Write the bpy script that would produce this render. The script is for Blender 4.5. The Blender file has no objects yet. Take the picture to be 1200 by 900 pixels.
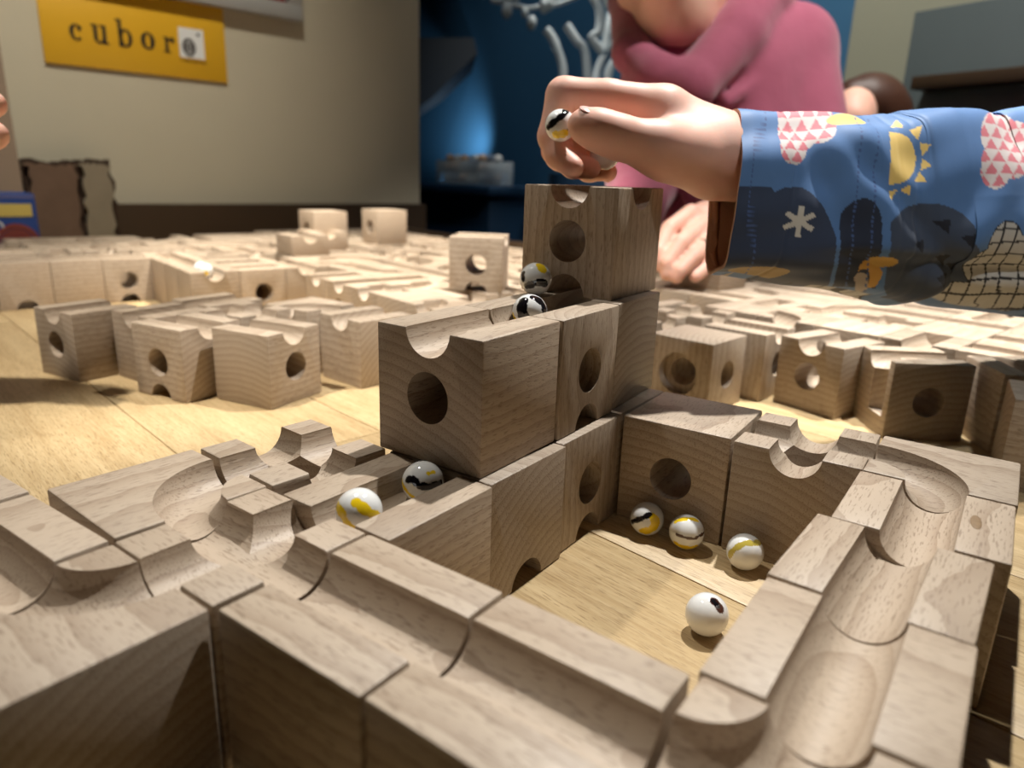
import bpy, bmesh, math, random
import numpy as np
from mathutils import Vector, Matrix
random.seed(7)

# ------------------------------------------------------------------ camera
U = 0.05            # one track block edge in metres
TZ = 0.72           # height of the table top
scene = bpy.context.scene
COL = scene.collection
CAM = np.array([3.3838, -4.1783, 3.0510])           # block units, z above the table
YAW, PIT, ROL, FPX = -0.621529, 0.279494, -0.033814, 841.65
_f = np.array([math.cos(PIT)*math.sin(YAW), math.cos(PIT)*math.cos(YAW), -math.sin(PIT)])
_r = np.array([math.cos(YAW), -math.sin(YAW), 0.0])
_d = np.cross(_f, _r)
_r2 = math.cos(ROL)*_r + math.sin(ROL)*_d
_d2 = -math.sin(ROL)*_r + math.cos(ROL)*_d
def W(u, v, z=0.0):                                 # block units -> metres
    return Vector((u*U, v*U, z*U+TZ))
def ray(x, y):
    return _f + _r2*(x-600)/FPX + _d2*(y-450)/FPX
def at(x, y, dep):                                  # measured image point at a distance -> block units
    return CAM + dep*ray(x, y)
cam_data = bpy.data.cameras.new('camera')
cam = bpy.data.objects.new('camera', cam_data)
COL.objects.link(cam)
M = Matrix(((_r2[0], -_d2[0], -_f[0]), (_r2[1], -_d2[1], -_f[1]), (_r2[2], -_d2[2], -_f[2])))
cam.matrix_world = Matrix.Translation(W(*CAM)) @ M.to_4x4()
cam_data.sensor_width = 36
cam_data.lens = FPX/1200*36
cam_data.clip_start = 0.005
cam_data.dof.use_dof = True
cam_data.dof.focus_distance = 5.7*U
cam_data.dof.aperture_fstop = 9.5
scene.camera = cam

# ------------------------------------------------------------------ world, lights, exposure
world = bpy.data.worlds.new('world'); scene.world = world
world.use_nodes = True
world.node_tree.nodes['Background'].inputs[0].default_value = (1.0, 0.74, 0.55, 1)
world.node_tree.nodes['Background'].inputs[1].default_value = 0.03
def lamp(name, kind, loc, energy, color=(1, .9, .78), target=None, size=.02, angle=100, blend=.6):
    l = bpy.data.lights.new(name, kind); l.energy = energy; l.color = color
    if kind == 'AREA': l.size = size
    else: l.shadow_soft_size = size
    if kind == 'SPOT': l.spot_size = math.radians(angle); l.spot_blend = blend
    o = bpy.data.objects.new(name, l); COL.objects.link(o)
    o.location = W(*loc)
    if target is not None:
        o.rotation_euler = (W(*target)-W(*loc)).to_track_quat('-Z', 'Y').to_euler()
    return o
lamp('spot_light', 'SPOT', (.5, 7.3, 16.5), 41, (1, .975, .93), (1.4, 4.6, 0), .011, 62, .35)
lamp('spot_light', 'SPOT', (-6, -4, 15.5), 33, (1, .94, .84), (-9.6, 5.2, 0), .015, 58, .5)
lamp('spot_light', 'SPOT', (-9, 8, 20), 100, (1, .93, .81), (-10.5, 9, 0), .015, 46, .6)  # added fill brightening the far left field, no fixture seen
lamp('spot_light', 'SPOT', (4.5, 10.0, 19), 74, (1, .965, .91), (3.2, 9.2, 0), .015, 34, .6)  # extra spot added to lift the block tops behind the pen
lamp('spot_light', 'SPOT', (-8, 1, 19), 17, (1, .95, .87), (-1.2, -1.4, 1), .015, 34, .7)  # added fill softening the raised row's shadow on the grooved block before it
lamp('spot_light', 'SPOT', (7.5, -1.5, 19), 14, (.93, .97, 1), (2.6, 3.6, 4), .02, 20, .8)  # narrow cool spot added only to brighten the reaching sleeve
lamp('spot_light', 'SPOT', (7, 13, 27), 60, (1, .95, .88), (-3.8, 18.2, 9), .02, 37, .6)  # added to light the rose sweatshirt, source unseen
lamp('added_wall_fill', 'SPOT', (-5, 1, 34), 110, (1, .95, .84), (-24, 3, 11), .05, 62, 1)  # fill added to bring up the cream wall
lamp('added_wall_fill', 'SPOT', (0, 14, 37), 110, (1, .98, .92), (-1, 30, 9), .06, 60, .9)  # added light for the beige wall, no such lamp known
lamp('added_wall_fill', 'SPOT', (-17, 18, 37), 22, (.9, .97, 1), (-20, 30, 9), .06, 60, 1)  # weak cool fill added on the blue wall
scene.view_settings.view_transform = 'Standard'
scene.view_settings.look = 'None'
scene.view_settings.exposure = 0.0
scene.view_settings.gamma = 1.0
scene.view_settings.use_curve_mapping = False

# ------------------------------------------------------------------ helpers
def tag(o, label=None, cat=None, group=None, kind=None):
    if label: o['label'] = label
    if cat: o['category'] = cat
    if group: o['group'] = group
    if kind: o['kind'] = kind
    return o
def empty(name, loc=(0, 0, 0), rz=0.0):
    o = bpy.data.objects.new(name, None); COL.objects.link(o)
    o.location = loc; o.rotation_euler = (0, 0, rz); o.empty_display_size = .02
    return o
def link(name, me, m=None, parent=None, loc=(0, 0, 0), rz=0.0):
    o = bpy.data.objects.new(name, me); COL.objects.link(o)
    if m is not None and len(me.materials) == 0: me.materials.append(m)
    o.location = loc; o.rotation_euler = (0, 0, rz)
    if parent is not None: o.parent = parent
    return o
def smooth(me, ang=35):
    me.polygons.foreach_set('use_smooth', [True]*len(me.polygons))
    me.set_sharp_from_angle(angle=math.radians(ang))
def bm_mesh(bm, name='m', ang=35):
    bmesh.ops.recalc_face_normals(bm, faces=bm.faces[:])
    me = bpy.data.meshes.new(name); bm.to_mesh(me); bm.free(); smooth(me, ang); return me
def box_bm(x0, x1, y0, y1, z0, z1, bev=0.0, seg=2):
    bm = bmesh.new()
    bmesh.ops.create_cube(bm, size=1)
    for v in bm.verts:
        v.co = Vector((x0+(v.co.x+.5)*(x1-x0), y0+(v.co.y+.5)*(y1-y0), z0+(v.co.z+.5)*(z1-z0)))
    if bev > 0:
        bmesh.ops.bevel(bm, geom=bm.edges[:], offset=bev, segments=seg, profile=.5, affect='EDGES')
    return bm
def box(name, b, m, parent=None, bev=.001, loc=(0, 0, 0), rz=0.0):
    return link(name, bm_mesh(box_bm(*b, bev=bev)), m, parent, loc, rz)
def pydata(name, v, f, m=None, parent=None, loc=(0, 0, 0), ang=40):
    me = bpy.data.meshes.new(name); me.from_pydata([tuple(x) for x in v], [], f); me.update()
    smooth(me, ang); return link(name, me, m, parent, loc)
def tube(name, pts, rad, m, parent=None, n=10):
    """closed tube along points (metres)"""
    pts = [Vector(p) for p in pts]; V = []; F = []
    for i, p in enumerate(pts):
        t = (pts[min(i+1, len(pts)-1)]-pts[max(i-1, 0)]).normalized()
        a = t.orthogonal().normalized() if i == 0 else (a - t*a.dot(t)).normalized()
        b = t.cross(a); r = rad[i] if hasattr(rad, '__len__') else rad
        for k in range(n):
            c = 2*math.pi*k/n; V.append(p+(a*math.cos(c)+b*math.sin(c))*r)
    for i in range(len(pts)-1):
        for k in range(n):
            F.append((i*n+k, i*n+(k+1) % n, (i+1)*n+(k+1) % n, (i+1)*n+k))
    F.append(tuple(range(n))[::-1]); F.append(tuple((len(pts)-1)*n+k for k in range(n)))
    return pydata(name, V, F, m, parent)

# ---- smooth-union distance fields turned into one continuous mesh
def sdf_mesh(groups, vox, kg=.12, pad=None):
    """groups: list of (k, [(a,b,ra,rb),...]); world block units; returns verts (metres), quads"""
    P = np.array([q for k, g in groups for c in g for q in (c[0], c[1])]); R = max(max(c[2], c[3]) for k, g in groups for c in g)
    lo = P.min(0)-R*1.15-vox*2; hi = P.max(0)+R*1.15+vox*2
    n = np.ceil((hi-lo)/vox).astype(int)+1
    X = (lo[0]+vox*np.arange(n[0], dtype=np.float32))[:, None, None]
    Y = (lo[1]+vox*np.arange(n[1], dtype=np.float32))[None, :, None]
    Z = (lo[2]+vox*np.arange(n[2], dtype=np.float32))[None, None, :]
    def smin(a, b, k):
        h = np.maximum(k-np.abs(a-b), 0)/k
        return np.minimum(a, b)-h*h*k*.25
    D = None
    for k, g in groups:
        G = None
        for a, b, ra, rb in g:
            a = np.asarray(a, float); ab = np.asarray(b, float)-a; L2 = float(ab@ab)+1e-9
            t = np.clip(((X-a[0])*ab[0]+(Y-a[1])*ab[1]+(Z-a[2])*ab[2])/L2, 0, 1)
            d = np.sqrt((X-a[0]-t*ab[0])**2+(Y-a[1]-t*ab[1])**2+(Z-a[2]-t*ab[2])**2)-(ra+t*(rb-ra))
            G = d if G is None else smin(G, d, k)
        D = G if D is None else smin(D, G, kg)
    S = D < 0
    c = np.zeros(tuple(n-1), np.int8)
    for i in (0, 1):
        for j in (0, 1):
            for l in (0, 1):
                c += S[i:n[0]-1+i, j:n[1]-1+j, l:n[2]-1+l]
    cell = (c > 0) & (c < 8)
    idx = -np.ones(cell.shape, np.int64); ci = np.argwhere(cell); idx[cell] = np.arange(len(ci))
    acc = np.zeros((len(ci), 3)); cnt = np.zeros(len(ci))
    cor = [(i, j, l) for i in (0, 1) for j in (0, 1) for l in (0, 1)]
    for A in cor:
        for ax in range(3):
            if A[ax]: continue
            B = list(A); B[ax] = 1
            da = D[ci[:, 0]+A[0], ci[:, 1]+A[1], ci[:, 2]+A[2]]; db = D[ci[:, 0]+B[0], ci[:, 1]+B[1], ci[:, 2]+B[2]]
            m = (da < 0) != (db < 0)
            t = np.where(m, da/np.where(m, da-db, 1), 0)
            p = np.tile(np.array(A, float), (len(ci), 1)); p[:, ax] += t
            acc += p*m[:, None]; cnt += m
    V = lo+(ci+acc/cnt[:, None])*vox
    F = []
    for ax in range(3):
        sh = [slice(None)]*3; s2 = [slice(None)]*3
        sh[ax] = slice(0, -1); s2[ax] = slice(1, None)
        e = S[tuple(sh)] != S[tuple(s2)]
        E = np.argwhere(e)
        o1, o2 = [(1, 2), (2, 0), (0, 1)][ax]
        ok = (E[:, o1] > 0) & (E[:, o2] > 0) & (E[:, o1] < n[o1]-1) & (E[:, o2] < n[o2]-1); E = E[ok]
        q = []
        for da, db in ((0, 0), (1, 0), (1, 1), (0, 1)):
            k = E.copy(); k[:, o1] -= da; k[:, o2] -= db
            q.append(idx[k[:, 0], k[:, 1], k[:, 2]])
        q = np.stack(q, 1)
        fl = S[E[:, 0], E[:, 1], E[:, 2]]
        q[~fl] = q[~fl][:, ::-1]
        F.append(q)
    F = np.concatenate(F)
    # light smoothing
    for it in range(3):
        s = np.zeros_like(V); w = np.zeros(len(V))
        for k in range(4):
            np.add.at(s, F[:, k], V[F[:, (k+1) % 4]]); np.add.at(s, F[:, k], V[F[:, (k+3) % 4]]); np.add.at(w, F[:, k], 2)
        V = V*.5+.5*s/np.maximum(w, 1)[:, None]
    V = V*U; V[:, 2] += TZ
    return V, F
def sdf_object(name, groups, vox, m, parent=None, kg=.12, extra=None):
    V, F = sdf_mesh(groups, vox, kg)
    if extra:
        for g2, v2, k2 in extra:
            V2, F2 = sdf_mesh(g2, v2, k2); F = np.concatenate([F, F2+len(V)]); V = np.concatenate([V, V2])
    me = bpy.data.meshes.new(name); me.from_pydata(V.tolist(), [], F.tolist()); me.update()
    me.polygons.foreach_set('use_smooth', [True]*len(me.polygons))
    return link(name, me, m, parent)

# ------------------------------------------------------------------ materials
class NT:
    def __init__(s, name, rough=.5, spec=.5):
        s.m = bpy.data.materials.new(name); s.m.use_nodes = True
        s.t = s.m.node_tree; s.b = s.t.nodes['Principled BSDF']
        s.b.inputs['Roughness'].default_value = rough
        s.b.inputs['Specular IOR Level'].default_value = spec
    def n(s, typ, **kw):
        x = s.t.nodes.new(typ)
        for k, v in kw.items(): setattr(x, k, v)
        return x
    def l(s, a, b): s.t.links.new(a, b)
    def math(s, op, a, b=None, c=None):
        x = s.n('ShaderNodeMath', operation=op)
        for i, q in enumerate((a, b, c)):
            if q is None: continue
            if hasattr(q, 'is_linked'): s.l(q, x.inputs[i])
            else: x.inputs[i].default_value = q
        return x.outputs[0]
    def noise(s, vec, scale, detail=2, rough=.5, dist=0):
        x = s.n('ShaderNodeTexNoise'); x.inputs['Scale'].default_value = scale
        x.inputs['Detail'].default_value = detail; x.inputs['Roughness'].default_value = rough
        x.inputs['Distortion'].default_value = dist
        if vec is not None: s.l(vec, x.inputs['Vector'])
        return x.outputs['Fac']
    def ramp(s, fac, stops):
        x = s.n('ShaderNodeValToRGB'); s.l(fac, x.inputs[0])
        e = x.color_ramp.elements
        while len(e) < len(stops): e.new(.5)
        for q, (p, c) in zip(e, stops):
            q.position = p; q.color = (*c, 1) if len(c) == 3 else c
        return x.outputs[0]
    def mix(s, fac, a, b, mode='MIX'):
        x = s.n('ShaderNodeMix', data_type='RGBA', blend_type=mode)
        for i, q in ((0, fac), (6, a), (7, b)):
            if hasattr(q, 'is_linked'): s.l(q, x.inputs[i])
            elif i == 0: x.inputs[0].default_value = q
            else: x.inputs[i].default_value = (*q, 1)
        return x.outputs[2]
    def bump(s, h, strength=.3, dist=.0005):
        x = s.n('ShaderNodeBump'); x.inputs['Strength'].default_value = strength; x.inputs['Distance'].default_value = dist
        s.l(h, x.inputs['Height']); s.l(x.outputs[0], s.b.inputs['Normal'])
    def col(s, c):
        if hasattr(c, 'is_linked'): s.l(c, s.b.inputs['Base Color'])
        else: s.b.inputs['Base Color'].default_value = (*c, 1)
        return s
def plain(name, c, rough=.5, spec=.5, var=.06, scale=40):
    t = NT(name, rough, spec)
    tc = t.n('ShaderNodeTexCoord')
    f = t.noise(tc.outputs['Object'], scale, 4, .6)
    t.col(t.mix(f, tuple(x*(1-var) for x in c), tuple(min(1, x*(1+var)) for x in c)))
    return t.m
def wood(name, axis, light, dark, fleck, ring=.0042, flk=.55):
    """beech or oak; grain runs along the object's own axis"""
    t = NT(name, .48, .4)
    tc = t.n('ShaderNodeTexCoord'); oi = t.n('ShaderNodeObjectInfo')
    mp = t.n('ShaderNodeMapping')
    if axis == 'y': mp.inputs['Rotation'].default_value = (0, 0, math.radians(90))
    if axis == 'z': mp.inputs['Rotation'].default_value = (0, math.radians(90), 0)
    t.l(tc.outputs['Object'], mp.inputs['Vector'])
    off = t.n('ShaderNodeVectorMath', operation='SCALE'); off.inputs[0].default_value = (1.7, 2.3, 3.1)
    t.l(oi.outputs['Random'], off.inputs['Scale'])
    ad = t.n('ShaderNodeVectorMath', operation='ADD'); t.l(mp.outputs[0], ad.inputs[0]); t.l(off.outputs[0], ad.inputs[1])
    sp = t.n('ShaderNodeSeparateXYZ'); t.l(mp.outputs[0], sp.inputs[0])
    # pith offset outside the block, different for each
    oy = t.math('MULTIPLY_ADD', oi.outputs['Random'], .11, -.055)
    oz = t.math('MULTIPLY_ADD', t.math('FRACT', t.math('MULTIPLY', oi.outputs['Random'], 7.31)), .06, .035)
    dy = t.math('ADD', sp.outputs[1], oy); dz = t.math('ADD', sp.outputs[2], oz)
    r = t.math('SQRT', t.math('ADD', t.math('MULTIPLY', dy, dy), t.math('MULTIPLY', dz, dz)))
    wob = t.noise(ad.outputs[0], 28, 2)
    r = t.math('ADD', r, t.math('MULTIPLY_ADD', wob, .006, -.003))
    s1 = t.math('FRACT', t.math('MULTIPLY', r, 1/ring))
    s1 = t.math('POWER', s1, 2.2)
    st = t.n('ShaderNodeMapping'); st.inputs['Scale'].default_value = (1, 7, 7); t.l(ad.outputs[0], st.inputs['Vector'])
    fl = t.noise(st.outputs[0], 230, 2, .5)
    fm = t.n('ShaderNodeMapRange'); fm.inputs[1].default_value = flk; fm.inputs[2].default_value = flk+.12
    t.l(fl, fm.inputs[0])
    big = t.noise(ad.outputs[0], 22, 3)
    c = t.mix(t.math('MULTIPLY', s1, .7), light, dark)
    c = t.mix(t.math('MULTIPLY', fm.outputs[0], .6), c, fleck)
    c = t.mix(t.math('MULTIPLY_ADD', big, .5, -.08), c, tuple(x*.86 for x in light), 'MIX')
    # each piece a touch lighter or darker
    hv = t.n('ShaderNodeHueSaturation'); t.l(c, hv.inputs['Color'])
    t.l(t.math('MULTIPLY_ADD', t.math('FRACT', t.math('MULTIPLY', oi.outputs['Random'], 13.7)), .26, .87), hv.inputs['Value'])
    t.col(hv.outputs[0])
    t.bump(t.math('SUBTRACT', t.math('MULTIPLY', s1, -.3), fm.outputs[0]), .25, .00025)
    return t.m
BL, BD, BF = (.465, .375, .285), (.27, .19, .128), (.15, .092, .056)
BEECH = {a: wood('beech_'+a, a, BL, BD, BF) for a in 'xyz'}
def oak_mat():
    t = NT('oak_planks', .42, .4)
    tc = t.n('ShaderNodeTexCoord'); oi = t.n('ShaderNodeObjectInfo')
    off = t.n('ShaderNodeVectorMath', operation='SCALE'); off.inputs[0].default_value = (1.7, 2.3, 3.1); t.l(oi.outputs['Random'], off.inputs['Scale'])
    ad = t.n('ShaderNodeVectorMath', operation='ADD'); t.l(tc.outputs['Object'], ad.inputs[0]); t.l(off.outputs[0], ad.inputs[1])
    def st(sx, sy):
        m = t.n('ShaderNodeMapping'); m.inputs['Scale'].default_value = (sx, sy, sy); t.l(ad.outputs[0], m.inputs['Vector']); return m.outputs[0]
    broad = t.noise(st(1, 9), 9, 3, .55, .4)
    fine = t.noise(st(1, 22), 34, 4, .65)
    pore = t.noise(st(1, 12), 150, 2, .5)
    pm = t.n('ShaderNodeMapRange'); pm.inputs[1].default_value = .56; pm.inputs[2].default_value = .66; t.l(pore, pm.inputs[0])
    c = t.ramp(broad, [(.3, (.41, .28, .135)), (.7, (.59, .44, .24))])
    c = t.mix(t.math('MULTIPLY', t.ramp(fine, [(.42, (0, 0, 0)), (.62, (1, 1, 1))]), .45), c, (.68, .53, .31))
    c = t.mix(t.math('MULTIPLY', pm.outputs[0], .6), c, (.24, .145, .06))
    hv = t.n('ShaderNodeHueSaturation'); t.l(c, hv.inputs['Color'])
    t.l(t.math('MULTIPLY_ADD', t.math('FRACT', t.math('MULTIPLY', oi.outputs['Random'], 13.7)), .2, .88), hv.inputs['Value'])
    t.col(hv.outputs[0]); t.bump(t.math('SUBTRACT', fine, pm.outputs[0]), .2, .0003)
    return t.m
OAK = oak_mat()
DARKWOOD = wood('dark_rim_wood', 'x', (.07, .042, .022), (.045, .026, .014), (.03, .018, .01))
WALLM = plain('cream_paint', (.50, .45, .335), .8, .3, .05, 6)
BEIGEM = plain('beige_paint', (.36, .36, .27), .8, .3, .04, 5)
BLUEM = plain('blue_paint', (.05, .165, .31), .6, .4, .08, 4)
FLOORM = plain('floor_boards', (.10, .07, .05), .5, .4, .2, 8)

# ------------------------------------------------------------------ the room (turned with the table)
TA = math.radians(-10.5)
E1 = np.array([math.cos(TA), math.sin(TA)]); E2 = np.array([-math.sin(TA), math.cos(TA)])
def TW(a, b, z=0.0):                                 # table frame -> metres
    p = E1*a+E2*b; return W(p[0], p[1], z)
def tbox(name, b, m, parent=None, bev=.0, kind=None):
    """box in the table frame, block units, z above table top"""
    o = box(name, (b[0]*U, b[1]*U, b[2]*U, b[3]*U, b[4]*U, b[5]*U), m, None, bev)
    if parent is None:
        o.location = (0, 0, TZ); o.rotation_euler = (0, 0, TA)
    else: o.parent = parent
    if kind: o['kind'] = kind
    return o
FZ = -TZ/U
WL = -23.8
fl = tbox('floor', (-70, 60, -50, 60, FZ-1, FZ), FLOORM, kind='structure')
tbox('wall_left', (WL-1.5, WL, -50, 17.0, FZ, 42), WALLM, kind='structure')
tbox('wall_back', (-70, -10.5, 30, 31, FZ, 42), BLUEM, kind='structure')
tbox('wall_beige', (-10.5, 60, 29.8, 31, FZ, 42), BEIGEM, kind='structure')

# table: planks, rim, legs
DARKP = plain('charcoal_paint', (.09, .08, .07), .8, .3, .05, 5)
tbox('wall_right', (60, 61, -50, 31, FZ, 42), DARKP, kind='structure')
tbox('wall_front', (-70, 61, -51, -50, FZ, 42), DARKP, kind='structure')
tbox('wall_far_left', (-71, -70, -51, 31, FZ, 42), BLUEM, kind='structure')
tbox('ceiling', (-71, 61, -51, 31, 42, 43), DARKP, kind='structure')
table = empty('table', (0, 0, TZ), TA)
tag(table, 'large oak plank table with fine dark grain, carrying the whole marble track', 'table')
T0, T1_, S0, S1_ = -23.0, 13.0, -4.0, 13.7
pw = 2.15; k0 = -1.02
plank_mesh = {}
j = math.floor((S0-k0)/pw)
while k0+j*pw < S1_:
    b0 = max(S0, k0+j*pw); b1 = min(S1_, k0+(j+1)*pw)
    cut = [T0]; x = T0+4+((j*5.3+2.5) % 9)
    while x < T1_-3: cut.append(x); x += 13.5
    cut.append(T1_)
    for a0, a1 in zip(cut[:-1], cut[1:]):
        o = box('plank', (-(a1-a0)/2*U+.0002, (a1-a0)/2*U-.0002, -(b1-b0)/2*U+.0003, (b1-b0)/2*U-.0003, -.026, 0), OAK, table, .0005,
                ((a0+a1)/2*U, (b0+b1)/2*U, 0))
    j += 1
tbox('baseboard_left', (WL, WL+.5, -40, 17.0, -1.0, 1.75), DARKWOOD, kind='structure')
o = tbox('wooden_ledge', (T0+1, T1_, S1_-.55, S1_-.05, 0.002, 1.0), DARKWOOD, None, .002)
tag(o, 'long dark wooden ledge strip lying along the far edge of the oak table', 'ledge')
tbox('apron', (T0+.6, T1_-.6, S0+.6, S1_-.6, -2.2, -.56), DARKWOOD, table, .002)
for a in (T0+1.5, T1_-1.5):
    for b in (S0+1.5, S1_-1.5):
        tbox('leg', (a-.7, a+.7, b-.7, b+.7, FZ, -2.2), DARKWOOD, table, .002)

# ------------------------------------------------------------------ track blocks
def cyl_bm(axis, r, c, n=36, h=1.3):
    """cylinder cutter along axis through c (block units, local)"""
    bm = bmesh.new()
    bmesh.ops.create_cone(bm, cap_ends=True, segments=n, radius1=r, radius2=r, depth=h)
    rot = {'x': Matrix.Rotation(math.pi/2, 4, 'Y'), 'y': Matrix.Rotation(math.pi/2, 4, 'X'), 'z': Matrix.Identity(4)}[axis]
    sp = Matrix.Rotation(math.pi/n, 4, 'Z')
    bmesh.ops.transform(bm, matrix=Matrix.Translation(c) @ rot @ sp, verts=bm.verts)
    return bm
def torus_bm(c, R, r, n=72, k=24):
    bm = bmesh.new(); vs = []
    for i in range(n):
        a = 2*math.pi*(i+.37)/n
        for q in range(k):
            b = 2*math.pi*(q+.41)/k
            vs.append(bm.verts.new((c[0]+(R+r*math.cos(b))*math.cos(a), c[1]+(R+r*math.cos(b))*math.sin(a), c[2]+r*math.sin(b))))
    for i in range(n):
        for q in range(k):
            bm.faces.new((vs[i*k+q], vs[((i+1) % n)*k+q], vs[((i+1) % n)*k+(q+1) % k], vs[i*k+(q+1) % k]))
    return bm
GR = .205
def cutters(f):
    if f == 'gu': return [cyl_bm('x', GR, (0, 0, 1.004))]
    if f == 'gv': return [cyl_bm('y', GR, (0, 0, 1.004))]
    if f == 'su': return [cyl_bm('x', GR, (0, 0, .504))]                  # groove of a half-height block
    if f == 'hu': return [cyl_bm('x', .195, (0, 0, .5))]
    if f == 'hv': return [cyl_bm('y', .195, (0, 0, .5))]
    if f == 'bu': return [cyl_bm('x', GR, (0, 0, -.004))]
    if f == 'bv': return [cyl_bm('y', GR, (0, 0, -.004))]
    if f == 'vh': return [cyl_bm('z', .2, (0, 0, 1.0), h=1.2)]
    if f == 'fv': return [cyl_bm('y', .30, (0, -.5, .5), h=.3)]           # wide countersink on the -v face
    if f == 'ed': return [cyl_bm('z', .2, (-.5, -.18, .7), h=.9)]          # upright scoop in one side
    if f[0] == 'c':
        sx = .5 if f[1] == '+' else -.5; sy = .5 if f[2] == '+' else -.5
        return [torus_bm((sx, sy, 1.004), .5, GR)]
MESH = {}
def block_mesh(feats, grain='x', hgt=1.0, size=.992, bev=.017, jit=0):
    key = (tuple(feats), grain, hgt, jit)
    if key in MESH: return MESH[key]
    s = size/2
    bm = box_bm(-s, s, -s, s, 0, hgt, bev, 2)
    bmesh.ops.recalc_face_normals(bm, faces=bm.faces[:])
    if jit:
        rnd = random.Random(jit)
    me = bpy.data.meshes.new('block'); bm.to_mesh(me); bm.free()
    if feats:
        ob = bpy.data.objects.new('tmp', me); COL.objects.link(ob); tmp = []
        for f in feats:
            for cb in cutters(f):
                bmesh.ops.recalc_face_normals(cb, faces=cb.faces[:])
                cm = bpy.data.meshes.new('cut'); cb.to_mesh(cm); cb.free()
                co = bpy.data.objects.new('cut', cm); COL.objects.link(co); tmp.append(co)
                md = ob.modifiers.new('b', 'BOOLEAN'); md.operation = 'DIFFERENCE'; md.object = co; md.solver = 'EXACT'
        dg = bpy.context.evaluated_depsgraph_get()
        nm = bpy.data.meshes.new_from_object(ob.evaluated_get(dg))
        bpy.data.objects.remove(ob)
        for co in tmp:
            cm = co.data; bpy.data.objects.remove(co); bpy.data.meshes.remove(cm)
        bpy.data.meshes.remove(me); me = nm
    me.transform(Matrix.Scale(U, 4)); me.name = 'track_block_mesh'
    smooth(me, 30)
    me.materials.clear(); me.materials.append(BEECH[grain])
    MESH[key] = me
    return me
def block(name, u, v, z, deg, feats, label, group=None, grain='x', hgt=1.0):
    o = link(name, block_mesh(feats, grain, hgt), None, None, W(u, v, z), math.radians(deg))
    return tag(o, label, 'block', group)

# the near structure: positions measured one by one
block('track_block', -.005, -.008, 1, 1.0, ['gv', 'hv'], 'beech block with top groove and round tunnel, front end of the raised row', grain='y')
block('track_block', -.015, .992, 1, 1.9, ['gv', 'hu', 'bu'], 'beech block in the middle of the raised row, side tunnel above a half-round notch', grain='z')
block('track_block', -.087, 2.005, 1, 4.0, ['gv'], 'beech block directly beneath the topmost block of the tower', grain='x')
block('track_block', -.20, 2.10, 2, 1.7, ['c+-', 'hv', 'bv'], 'topmost beech block of the tower under the hand, with curved groove and round hole', grain='z')
block('track_block', .142, -1.023, 0, 0, ['gv'], 'straight grooved beech block holding two marbles in front of the raised row', grain='y')
block('wooden_block', .117, -.022, 0, .2, ['bu'], 'flat-topped beech block with bottom notch, carrying the front of the raised row', grain='x')
block('wooden_block', .073, .981, 0, .5, ['hu', 'bu'], 'beech block with side hole and bottom notch beneath the middle of the raised row', grain='z')
block('wooden_block', .045, 1.985, 0, 1.0, ['gv'], 'beech block at the foot of the tower, hidden under its rear', grain='x')
block('wooden_block', 1.058, 2.014, 0, 2.8, ['hv'], 'flat-topped beech block with a round hole facing the enclosed marbles', grain='y')
block('track_block', 2.084, 2.025, 0, 2.4, ['gu', 'gv', 'vh'], 'crossing beech block with four posts and drop hole, beside the curved corner block', grain='y')
block('track_block', 3.086, 2.052, 0, .8, ['c--'], 'curved corner beech block with swirling ring grain, at the far end of the descending lane', grain='x')
kb = block('track_block', 3.09, 1.035, 0, .9, ['gv'], 'straight beech lane block with a brown knot on its rim', grain='y')
block('track_block', 3.003, .025, 0, -1.4, ['gv'], 'straight beech lane block with dark flecks, second after the curved corner', grain='y')
block('track_block', 3.006, -.985, 0, .4, ['gv'], 'straight pale beech lane block with cross rings, third after the curved corner', grain='x')
block('track_block', 3.034, -2.0, 0, -.1, ['c-+'], 'curved beech corner block where the lane turns into the front row', grain='x')
block('track_block', 2.0, -2.021, 0, -.4, ['gu'], 'straight grooved beech block in the front row, next to the lane corner', grain='x')
block('track_block', .985, -2.027, 0, .3, ['gu'], 'straight grooved beech block in the front row, next to the four-way crossing', grain='x')
block('track_block', -.039, -2.025, 0, -.8, ['gu', 'gv'], 'four-way crossing beech block between the front row and the bowl-shaped curve', grain='x')
block('track_block', -1.055, -1.973, 0, -2.7, ['c++'], 'bowl-shaped curved beech block with a wide striped top', grain='y')
block('track_block', -.97, -.95, 0, -4.2, ['gu', 'gv', 'vh'], 'crossing beech block with four posts behind the bowl-shaped curve', grain='y')
block('track_block', -.043, -3.035, 0, -1.3, ['c-+'], 'blurred curved beech block with a dark near side, turning into the crossing', grain='x')
block('track_block', -1.066, -3.025, 0, 1.0, ['gu'], 'straight grooved beech block beside the bowl-shaped curve', grain='y')
block('track_block', -2.10, -3.03, 0, 1.2, ['gu'], 'straight grooved beech block at the outer end of the row by the open table', grain='y')

kn = bmesh.new(); bmesh.ops.create_uvsphere(kn, u_segments=18, v_segments=8, radius=1)
for v_ in kn.verts: v_.co = Vector((v_.co.x*.034*U, v_.co.y*.125*U, v_.co.z*.006*U))
link('knot', bm_mesh(kn, 'knot', 180), plain('knot_brown', (.25, .165, .09), .5, .4, .3, 400), kb, (.285*U, .02*U, .999*U), math.radians(4))
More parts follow.
